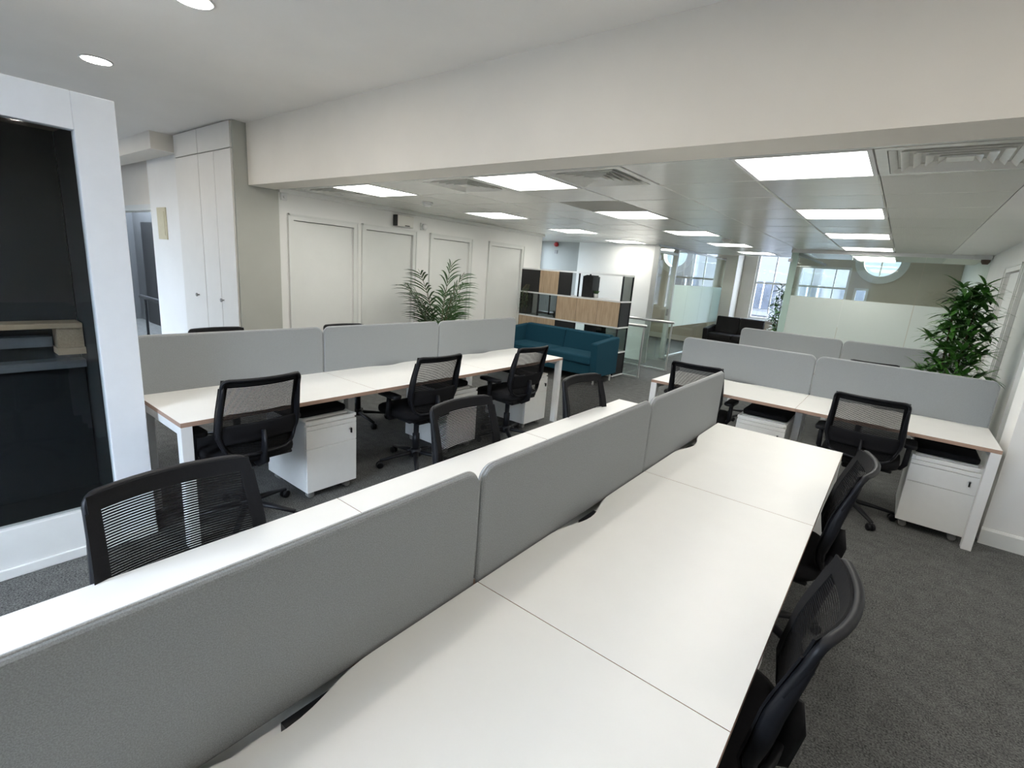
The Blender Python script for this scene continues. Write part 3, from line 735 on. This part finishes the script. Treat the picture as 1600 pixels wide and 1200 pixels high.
# ================================================================ SHELVING
sh = thing('shelving_unit', 'black and oak open shelving with white shelves behind the blue sofa', 'shelving', (-2.69, 6.27, 0))
SL, SD = -2.0, .38
cx = [SL + .4 * k for k in range(6)]; rz_ = [.04, .425, .835, 1.25, 1.66]
for k, z in enumerate(rz_): B(SL - .012, .012, -.004, SD + .004, z - .012, z + .012).build('shelf_board', 'white', sh)
for x in cx:
    for y in (0, SD - .02):
        for k in range(4 if x != cx[4] else 3): B(x - .011, x + .011, y, y + .02, rz_[k] + .012, rz_[k + 1] - .012).build('upright', 'black', sh)
for x in cx[:1] + cx[5:]:
    for k in range(4):
        B(x - .003, x + .003, .02, SD - .02, rz_[k] + .012, rz_[k + 1] - .012).build('end_panel', 'smoke' if (k == 3 or k == 1) else 'blackpanel', sh)
def cell(c, r, kind):
    x0, x1 = cx[c] + .012, cx[c + 1] - .012; z0, z1 = rz_[3 - r] + .013, rz_[4 - r] - .013
    if kind == 'oak': B(x0 - .009, x1 + .009, -.006, .014, z0, z1).build('oak_door', 'oak', sh, .002)
    elif kind == 'black': B(x0, x1, .0, .018, z0, z1).build('black_door', 'blackpanel', sh, .002)
    elif kind == 'back': B(x0, x1, SD - .03, SD - .02, z0, z1).build('back_panel', 'blackpanel', sh)
    elif kind == 'smoke': B(x0, x1, .006, .012, z0, z1).build('smoked_pane', 'smoke', sh)
for c, r, k in ((0, 0, 'black'), (1, 0, 'oak'), (0, 1, 'smoke'), (1, 1, 'smoke'), (2, 1, 'oak'), (3, 1, 'oak'), (4, 1, 'oak'), (0, 2, 'oak'), (1, 2, 'oak'), (2, 2, 'black'), (3, 2, 'back'), (4, 2, 'smoke'), (0, 3, 'oak'), (1, 3, 'black'), (2, 3, 'oak'), (3, 3, 'oak'), (4, 3, 'black')): cell(c, r, k)
B(cx[2] + .012, cx[2] + .26, 0, .018, rz_[3] + .013, rz_[4] - .013).build('black_door', 'blackpanel', sh, .002)
for k in range(7):
    x = -2.69 + cx[3] + .02 + k * .028
    o = B(x, x + .024, 6.36, 6.60, 1.265, 1.265 + .345 + .01 * (k % 3)).build('box_file', 'blackpanel', bev=.002); tag(o, 'black box file in the row on the top shelf', 'box file', 'box files on the top shelf')
def small_pot(x, y, z, label, pm, s=1.0):
    t = thing('potted_succulent', label, 'plant', (x, y, z))
    MB().lathe([(.03 * s, 0), (.042 * s, .07 * s), (.038 * s, .07 * s), (.036 * s, .06 * s)], n=14).build('pot', pm, t, smooth=True)
    for k in range(9):
        a = k * 2.4; r = .012 + .003 * k
        MB().tube([(r * .4 * math.cos(a) * s, r * .4 * math.sin(a) * s, .06 * s), (r * math.cos(a) * s, r * math.sin(a) * s, .10 * s), (1.5 * r * math.cos(a) * s, 1.5 * r * math.sin(a) * s, .12 * s)], [.008 * s, .011 * s, .003 * s], 6).build('leaf', 'leaf', t, smooth=True)
small_pot(-2.69 - .55, 6.45, 1.2635, 'small succulent in a white pot on the top shelf', 'potw')
small_pot(-2.69 - 1.32, 6.43, .8485, 'small dark potted plant on the second shelf', 'black')
tv = thing('trailing_plant', 'dark trailing plant hanging down the left of the shelving', 'plant', (-4.53, 6.24, 1.25))
MB().lathe([(.035, .013), (.05, .09), (.045, .09), (.04, .08)], (0, .12, 0), 14).build('pot', 'black', tv, smooth=True)
for k in range(7):
    a = R.uniform(-.08, .08); L = R.uniform(.25, .46)
    pth = [(a * .3, .12, .09), (a * .6, .02, .13), (a, -.03, .05)] + [(a + R.uniform(-.015, .015), -.035, .05 - L * i / 6) for i in range(1, 7)]
    vn = MB().tube(pth, .0025, 5); 
    vn.build('vine', 'stem', tv)
    lf = MB()
    for i in range(2, len(pth)):
        for q in range(2):
            p = Vector(pth[i]) + Vector((R.uniform(-.02, .02), R.uniform(-.02, 0), R.uniform(-.02, .02))); d = Vector((R.uniform(-1, 1), -.5, R.uniform(-1, .2))).normalized() * .035; n_ = Vector((d.z, .3, -d.x)).normalized() * .014
            k2 = len(lf.v); lf.v += [tuple(p), tuple(p + d * .5 + n_), tuple(p + d), tuple(p + d * .5 - n_)]; lf.f.append((k2, k2 + 1, k2 + 2, k2 + 3)); lf.m.append(0)
    o = lf.build('vine_leaves', 'leaf', tv); o['kind'] = 'stuff'

# ================================================================ SOFAS
def sofa(name, label, m, x0, x1, y0, y1, seat, back, arm, nb, legm, backside=1):
    L = (x1 - x0); D = y1 - y0
    t = thing(name, label, 'sofa', ((x0 + x1) / 2, y0, 0)); h = L / 2
    aw = .11
    B(-h + aw, h - aw, .03, D - .06, .13, seat - .13).build('base', m, t, .015, 3)
    for k in range(nb):
        a = -h + aw + (L - 2 * aw) * k / nb; b = -h + aw + (L - 2 * aw) * (k + 1) / nb
        B(a + .003, b - .003, 0, D - .16, seat - .13, seat).build('seat_cushion', m, t, .03, 4)
        MB().prism([(D - .20, seat - .06), (D - .02, seat - .20), (D, back - .03), (D - .02, back), (D - .12, back), (D - .14, back - .02)], FX, a + .003, b - .003).build('back_cushion', m, t, .02, 4)
    for s_ in (-1, 1):
        xx = sorted((s_ * h, s_ * (h - aw)))
        MB().prism([(.02, .12), (D - .01, .12), (D, arm), (D - .02, arm + .03), (-.04, arm - .03), (-.05, arm - .06)], FX, xx[0], xx[1]).build('arm', m, t, .022, 4)
        for y in (.08, D - .08):
            xl = s_ * (h - .07)
            MB().tube([(xl, y, 0), (xl, y, .125)], .016, 8).build('leg', legm, t)
    return t
sofa('sofa', 'dark teal blue upholstered sofa in front of the shelving', 'sofa', -4.45, -2.58, 5.50, 6.20, .43, .73, .68, 2, 'white')
sofa('sofa', 'dark brown leather sofa by the far window', 'sofad', -2.95, -1.62, 11.6, 12.36, .46, .86, .60, 2, 'black')

# ================================================================ STAIR BALUSTRADES
def balustrade(label, x0, x1, y, zr):
    t = thing('balustrade', label, 'balustrade', (x1, y, 0))
    n = 2; L = x1 - x0
    for k in range(n): B(-L + L * k / n + .004, -L + L * (k + 1) / n - .004, -.006, .006, .03, zr - .02).build('glass_panel', 'glass', t)
    MB().tube([(-L, 0, zr), (.04, 0, zr)], .024, 12).build('handrail', 'chrome', t, smooth=True)
    B(-L, .02, -.02, .02, 0, .03).build('base_channel', 'alu', t)
    B(-.012, .012, -.014, .014, 0, zr - .02).build('end_post', 'alu', t)
balustrade('nearer glass stair rail right of the shelving', -4.6, -2.43, 6.72, .88)
balustrade('farther glass stair rail with steel handrail', -4.2, -2.38, 7.83, .90)

# ================================================================ PLANTS
def blade(mb, p, d, L, wd, droop, nrm, seg=4):
    # tapered leaf blade from p along d, drooping
    p = Vector(p); d = Vector(d).normalized(); side = d.cross(Vector(nrm)); 
    if side.length < 1e-3: side = Vector((1, 0, 0))
    side.normalize(); k = len(mb.v); q = p.copy(); dd = d.copy()
    ws = [.35, .95, 1.0, .65, .03]
    for i in range(seg + 1):
        w_ = wd * ws[i]; mb.v.append(tuple(q - side * w_)); mb.v.append(tuple(q + side * w_))
        dd = (dd + Vector((0, 0, -droop / seg))).normalized(); q = q + dd * (L / seg)
    for i in range(seg): a = k + 2 * i; mb.f.append((a, a + 1, a + 3, a + 2)); mb.m.append(0)
pl = thing('potted_palm', 'green palm in a pot standing before the white doors', 'plant', (-4.22, 3.80, 0))
MB().lathe([(.13, 0), (.17, .34), (.155, .34), (.15, .30)], n=20).build('pot', 'pot', pl, smooth=True)
MB().lathe([(.149, .28), (.149, .305)], n=20).build('soil', 'soil', pl)
FR = [(-1.40, 1.0, .42), (-1.75, .80, .52), (.25, 1.14, .14), (1.15, 1.0, .34), (1.65, .86, .52), (1.45, .62, .42), (-1.3, .60, .40), (2.3, .7, .36), (-2.4, .78, .36), (-1.6, .46, .36), (1.6, .42, .36)]
for k, (az, ln, lean) in enumerate(FR):
    # azimuth 0 = toward -x.. measured so that +-pi/2 spreads along y
    hd = Vector((math.cos(az) * .75, math.sin(az), 0)).normalized()
    st = Vector((hd.x * .03, hd.y * .03, .30)); z_top = .36 + ln * 1.02
    path = []
    for i in range(15):
        a = i / 14; path.append(st + hd * (lean * a ** 1.8) + Vector((0, 0, (z_top) * (a - .10 * a ** 3))))
    MB().tube(path, [.009 * (1 - .8 * i / 14) for i in range(15)], 6).build('frond_stalk', 'stem', pl, smooth=True)
    fr = MB()
    for i in range(5, 15):
        for hf in ((0, .5) if i % 2 else (0,)):
            a = min(13.99, i - 1 + hf); i0 = int(a); p = path[i0].lerp(path[i0 + 1], a - i0); t_ = (path[i0 + 1] - path[i0]).normalized()
            sd_ = t_.cross(Vector((hd.y, -hd.x, 0)).cross(t_)).normalized() if False else Vector((-hd.y, hd.x, 0))
            ln_ = .27 * math.sin(PI * min(1, (a - 3.0) / 12.5)) + .08
            for s_ in (-1, 1):
                d = (sd_ * s_ * .75 + t_ * 1.05 + Vector((R.uniform(-.1, .1), R.uniform(-.1, .1), R.uniform(-.05, .15))))
                blade(fr, p, d, ln_ * R.uniform(.85, 1.1), .0125, .95, t_.cross(d))
    fr.build('frond', 'leaf', pl)
def bushy(name, label, loc, hgt, spread, ncl, seed, pm, zmin):
    rr = random.Random(seed); t = thing(name, label, 'plant', loc)
    MB().lathe([(.14, 0), (.18, .36), (.165, .36), (.16, .32)], n=20).build('pot', pm, t, smooth=True)
    MB().lathe([(.158, .30), (.158, .325)], n=20).build('soil', 'soil', t)
    for k in range(4):
        a = 2 * PI * k / 4 + .4; tp_ = Vector((.10 * math.cos(a), .10 * math.sin(a), hgt * rr.uniform(.78, .95)))
        MB().tube([(tp_.x * .3, tp_.y * .3, .31), (tp_.x * .7, tp_.y * .6, hgt * .5), tuple(tp_)], [.013, .011, .006], 7).build('cane', 'stem', t, smooth=True)
    for k in range(ncl):
        z = zmin + (hgt - zmin) * (k + .5) / ncl + rr.uniform(-.04, .04); a = k * 2.4 + rr.uniform(-.4, .4)
        f = 1 - max(0, (z - hgt * .72) / (hgt * .28)) * .45
        r_ = spread * f * rr.uniform(.25, .85)
        c = Vector((r_ * math.cos(a), r_ * math.sin(a), z)); mb = MB()
        mb.tube([(c.x * .25, c.y * .25, z - .12), tuple(c)], .004, 5)
        for j in range(15):
            b = j * 2.4; el = rr.uniform(-.25, .9)
            d = Vector((math.cos(b) * math.cos(el), math.sin(b) * math.cos(el), math.sin(el))) + c.normalized() * .25
            blade(mb, c, d, rr.uniform(.14, .23), rr.uniform(.012, .019), .8, d.cross(Vector((0, 0, 1))).cross(d))
        mb.build('leaf_cluster', 'leaf2', t)
    return t
bushy('leafy_plant', 'tall bright green leafy plant between the two right-hand benches', (1.29, 5.02, 0), 1.77, .27, 90, 3, 'pot', .66)
bushy('leafy_plant', 'dark leafy plant by the far window and glass edge', (-1.30, 11.5, 0), 1.74, .30, 46, 5, 'pot', .55)

# ================================================================ CEILING FITTINGS
LN = [['leftmost', 'middle', 'right'], ['just beyond the beam', 'second from the beam', 'third from the beam', 'fourth from the beam', 'farthest, beyond the glass doors']]
def make_light():
    t = thing('ceiling_light', 'x', 'ceiling light', group='square ceiling light panels'); s = PX - .01
    mb = MB()
    for (a, b, c, d) in ((-s / 2, s / 2, -s / 2, -s / 2 + .022), (-s / 2, s / 2, s / 2 - .022, s / 2), (-s / 2, -s / 2 + .022, -s / 2 + .022, s / 2 - .022), (s / 2 - .022, s / 2, -s / 2 + .022, s / 2 - .022)): mb.box(a, b, c, d, -.004, .018)
    mb.build('frame', 'white', t)
    B(-s / 2 + .022, s / 2 - .022, -s / 2 + .022, s / 2 - .022, .002, .008).build('diffuser', 'lightbody', t)
    return t
l0 = make_light(); lu = [0]
for c, nm in ((7, 'left'), (4, 'middle'), (1, 'right')):
    for k in range(5):
        o = l0 if not lu[0] else copy_tree(l0); lu[0] = 1
        put(o, ((XE[c] + XE[c + 1]) / 2, PY0 + PX * (3 * k + .5), ZC), 0, 'square light panel in the %s row, %s' % (nm, LN[1][k]))
for c, r, lb in ((1, 13, 'square light panel inside the right glass room, last one'), (8, 12, 'added light panel brightening the left glass room, deep inside'), (8, 13, 'added light panel brightening the far end of the left glass room')):  # both left room panels are added to brighten that room
    put(copy_tree(l0), ((XE[c] + XE[c + 1]) / 2, PY0 + PX * (r + .5), ZC), 0, lb)
def make_vent():
    t = thing('ceiling_vent', 'x', 'air vent', group='square louvred ceiling vents'); s = PX - .008
    mb = MB(); h = s / 2; e = h - .045
    for (a, b, c, d) in ((-h, h, -h, -e), (-h, h, e, h), (-h, -e, -e, e), (e, h, -e, e)): mb.box(a, b, c, d, -.003, .012)
    mb.build('frame', 'tile', t)
    B(-e, e, -e, e, .06, .065).build('duct_plate', 'blackpanel', t)
    for k in range(5):
        r = e - .004 - k * .047; q = r - .028
        mb = MB(); V = []
        for (rr, z) in ((r, -.004), (r, .0), (q, .020), (q, .016)):
            for (sx, sy) in ((-1, -1), (1, -1), (1, 1), (-1, 1)): V.append((sx * rr, sy * rr, z))
        mb.v = V
        for a in range(4):
            a2 = (a + 1) % 4
            for L in range(4): L2 = (L + 1) % 4; mb.f.append((L * 4 + a, L * 4 + a2, L2 * 4 + a2, L2 * 4 + a)); mb.m.append(0)
        mb.build('louvre', 'tile', t)
    B(-.05, .05, -.05, .05, -.002, .03).build('centre_plate', 'tile', t)
    return t
v0 = make_vent(); vu = [0]
for c, lb in ((0, 'large louvred vent at the top right corner'), (3, 'louvred vent between the middle and right light rows'), (5, 'louvred vent left of the middle light row'), (8, 'louvred vent at the far left end of the metal ceiling')):
    o = v0 if not vu[0] else copy_tree(v0); vu[0] = 1
    put(o, ((XE[c] + XE[c + 1]) / 2, PY0 + PX / 2, ZC), 0, lb)
def downlight(x, y, lb):
    t = thing('downlight', lb, 'downlight', (x, y, ZH), group='round downlights')
    MB().lathe([(.098, 0), (.10, -.006), (.088, -.008), (.084, -.004), (.084, .0)], n=28).build('bezel', 'white', t, smooth=True)
    MB().lathe([(.082, -.0055), (.082, -.0045)], n=28).build('lens', 'downglow', t)
for x, y, lb in ((-4.0, .18, 'round lit downlight above the glass pod'), (-2.33, .21, 'round downlight cut by the top edge of the picture')): downlight(x, y, lb)
for k, (x, y) in enumerate(((-.65, .2), (1.05, .2), (2.75, .2), (-5.7, .18), (-7.4, .18))):  # out-of-view fixtures continuing the row, added for their light
    downlight(x, y, 'unseen round downlight added to light the near area')
def margin_fill_light(x, y):  # unseen fixtures added to brighten the right wall and drawer unit
    t = thing('downlight', 'unseen fill light added in the lower ceiling beside the right wall', 'downlight', (x, y, ZC), group='added fill lights by the right wall')
    MB().lathe([(.098, 0), (.10, -.006), (.088, -.008), (.084, -.004), (.084, .0)], n=28).build('bezel', 'white', t, smooth=True)
    MB().lathe([(.082, -.0055), (.082, -.0045)], n=28).build('lens', 'fillglow', t)
margin_fill_light(2.1, 2.55); margin_fill_light(3.4, 2.55)
def detector(x, y, lb, s=1):
    t = thing('smoke_detector', lb, 'smoke detector', (x, y, ZC))
    MB().lathe([(.06 * s, 0), (.06 * s, -.018), (.05 * s, -.022)], n=22).build('base', 'white', t, smooth=True)
    MB().lathe([(.046 * s, -.0225), (.044 * s, -.04), (.025 * s, -.048)], n=22).build('sensor_head', 'white', t, smooth=True)
detector(-3.63, 3.0, 'white smoke detector near the left light row')
detector(-1.42, 6.95, 'white smoke detector in the middle of the far ceiling', 1.2)
bx = thing('wall_controller', 'white wall box with black edge above the second door', 'control box', (WL, 3.52, 2.075))
B(0, .075, -.13, .15, 0, .15).build('housing', 'cabinet', bx, .008); B(0, .078, -.145, -.128, .005, .145).build('side_vent', 'blackpanel', bx); B(.075, .079, .0, .08, .012, .024).build('display', 'blackpanel', bx)
sn = thing('motion_sensor', 'small round white sensor between the second and third doors', 'sensor', (WL, 3.90, 2.12))
B(0, .02, -.05, .05, -.05, .05).build('back_plate', 'white', sn, .006); MB().lathe([(.042, .02), (.040, .05), (.02, .062)], n=18, axis='x').build('lens_dome', 'white', sn, smooth=True)
jb = B(WL, WL + .02, 1.85, 1.92, 2.18, 2.255).build('socket_plate', 'white', bev=.004); tag(jb, 'tiny white plate high up beside the tall cupboard', 'wall plate'); MB().lathe([(.014, .0), (.012, .012)], (WL + .02, 1.885, 2.215), 12, 'x').build('plug', 'white', jb)
al = thing('fire_alarm', 'red fire alarm sounder on the grey recess wall', 'fire alarm', (-5.55, 8.6, 2.24)); MB().lathe([(.05, 0), (.05, -.03), (.04, -.06)], (0, 0, 0), 16, 'y').build('sounder', 'red', al, smooth=True); B(-.035, .035, -.015, 0, -.20, -.12).build('call_point', 'greyplastic', al)
cc = thing('security_camera', 'small dome camera at the top right end of the glass wall', 'camera', (1.56, 8.46, ZC))
B(-.10, .09, -.05, .05, -.06, 0).build('mount', 'white', cc, .006); MB().lathe([(.05, -.06), (.048, -.09), (.03, -.12)], (.03, 0, 0), 16).build('dome', 'podceil', cc, smooth=True)

# ================================================================ OUTSIDE
struct('ground', B(-60, 60, -60, 60, -4.6, -4.5), 'road', 'street outside the far windows')
def building(label, y, zt, face):
    # face -1: the windowed side looks towards -y, +1: towards +y
    bd = thing('building', label, 'building', (0, y, -4.5))
    B(-26, 22, *sorted((0, -face * 6)), 0, zt).build('facade_wall', 'facade', bd)
    for r in range(int((zt - .9) / 2.1)):
        for k in range(24):
            x = -25 + k * 1.95; z = .9 + r * 2.1
            wv = B(x, x + 1.15, *sorted((face * .05, -face * .02)), z, z + 1.35).build('window', 'fwin' if r else 'shop', bd)
            if r: B(x + .55, x + .6, *sorted((face * .05, face * .08)), z, z + 1.35).build('glazing_bar', 'white', wv)
        B(-26, 22, *sorted((0, face * .18)), .55 + r * 2.1, .75 + r * 2.1).build('string_course', 'facade', bd)
building('pale office building across the street outside', 27, 9.0, -1)
building('low pale building mirrored in the right glass wall', -17, 8.2, 1)
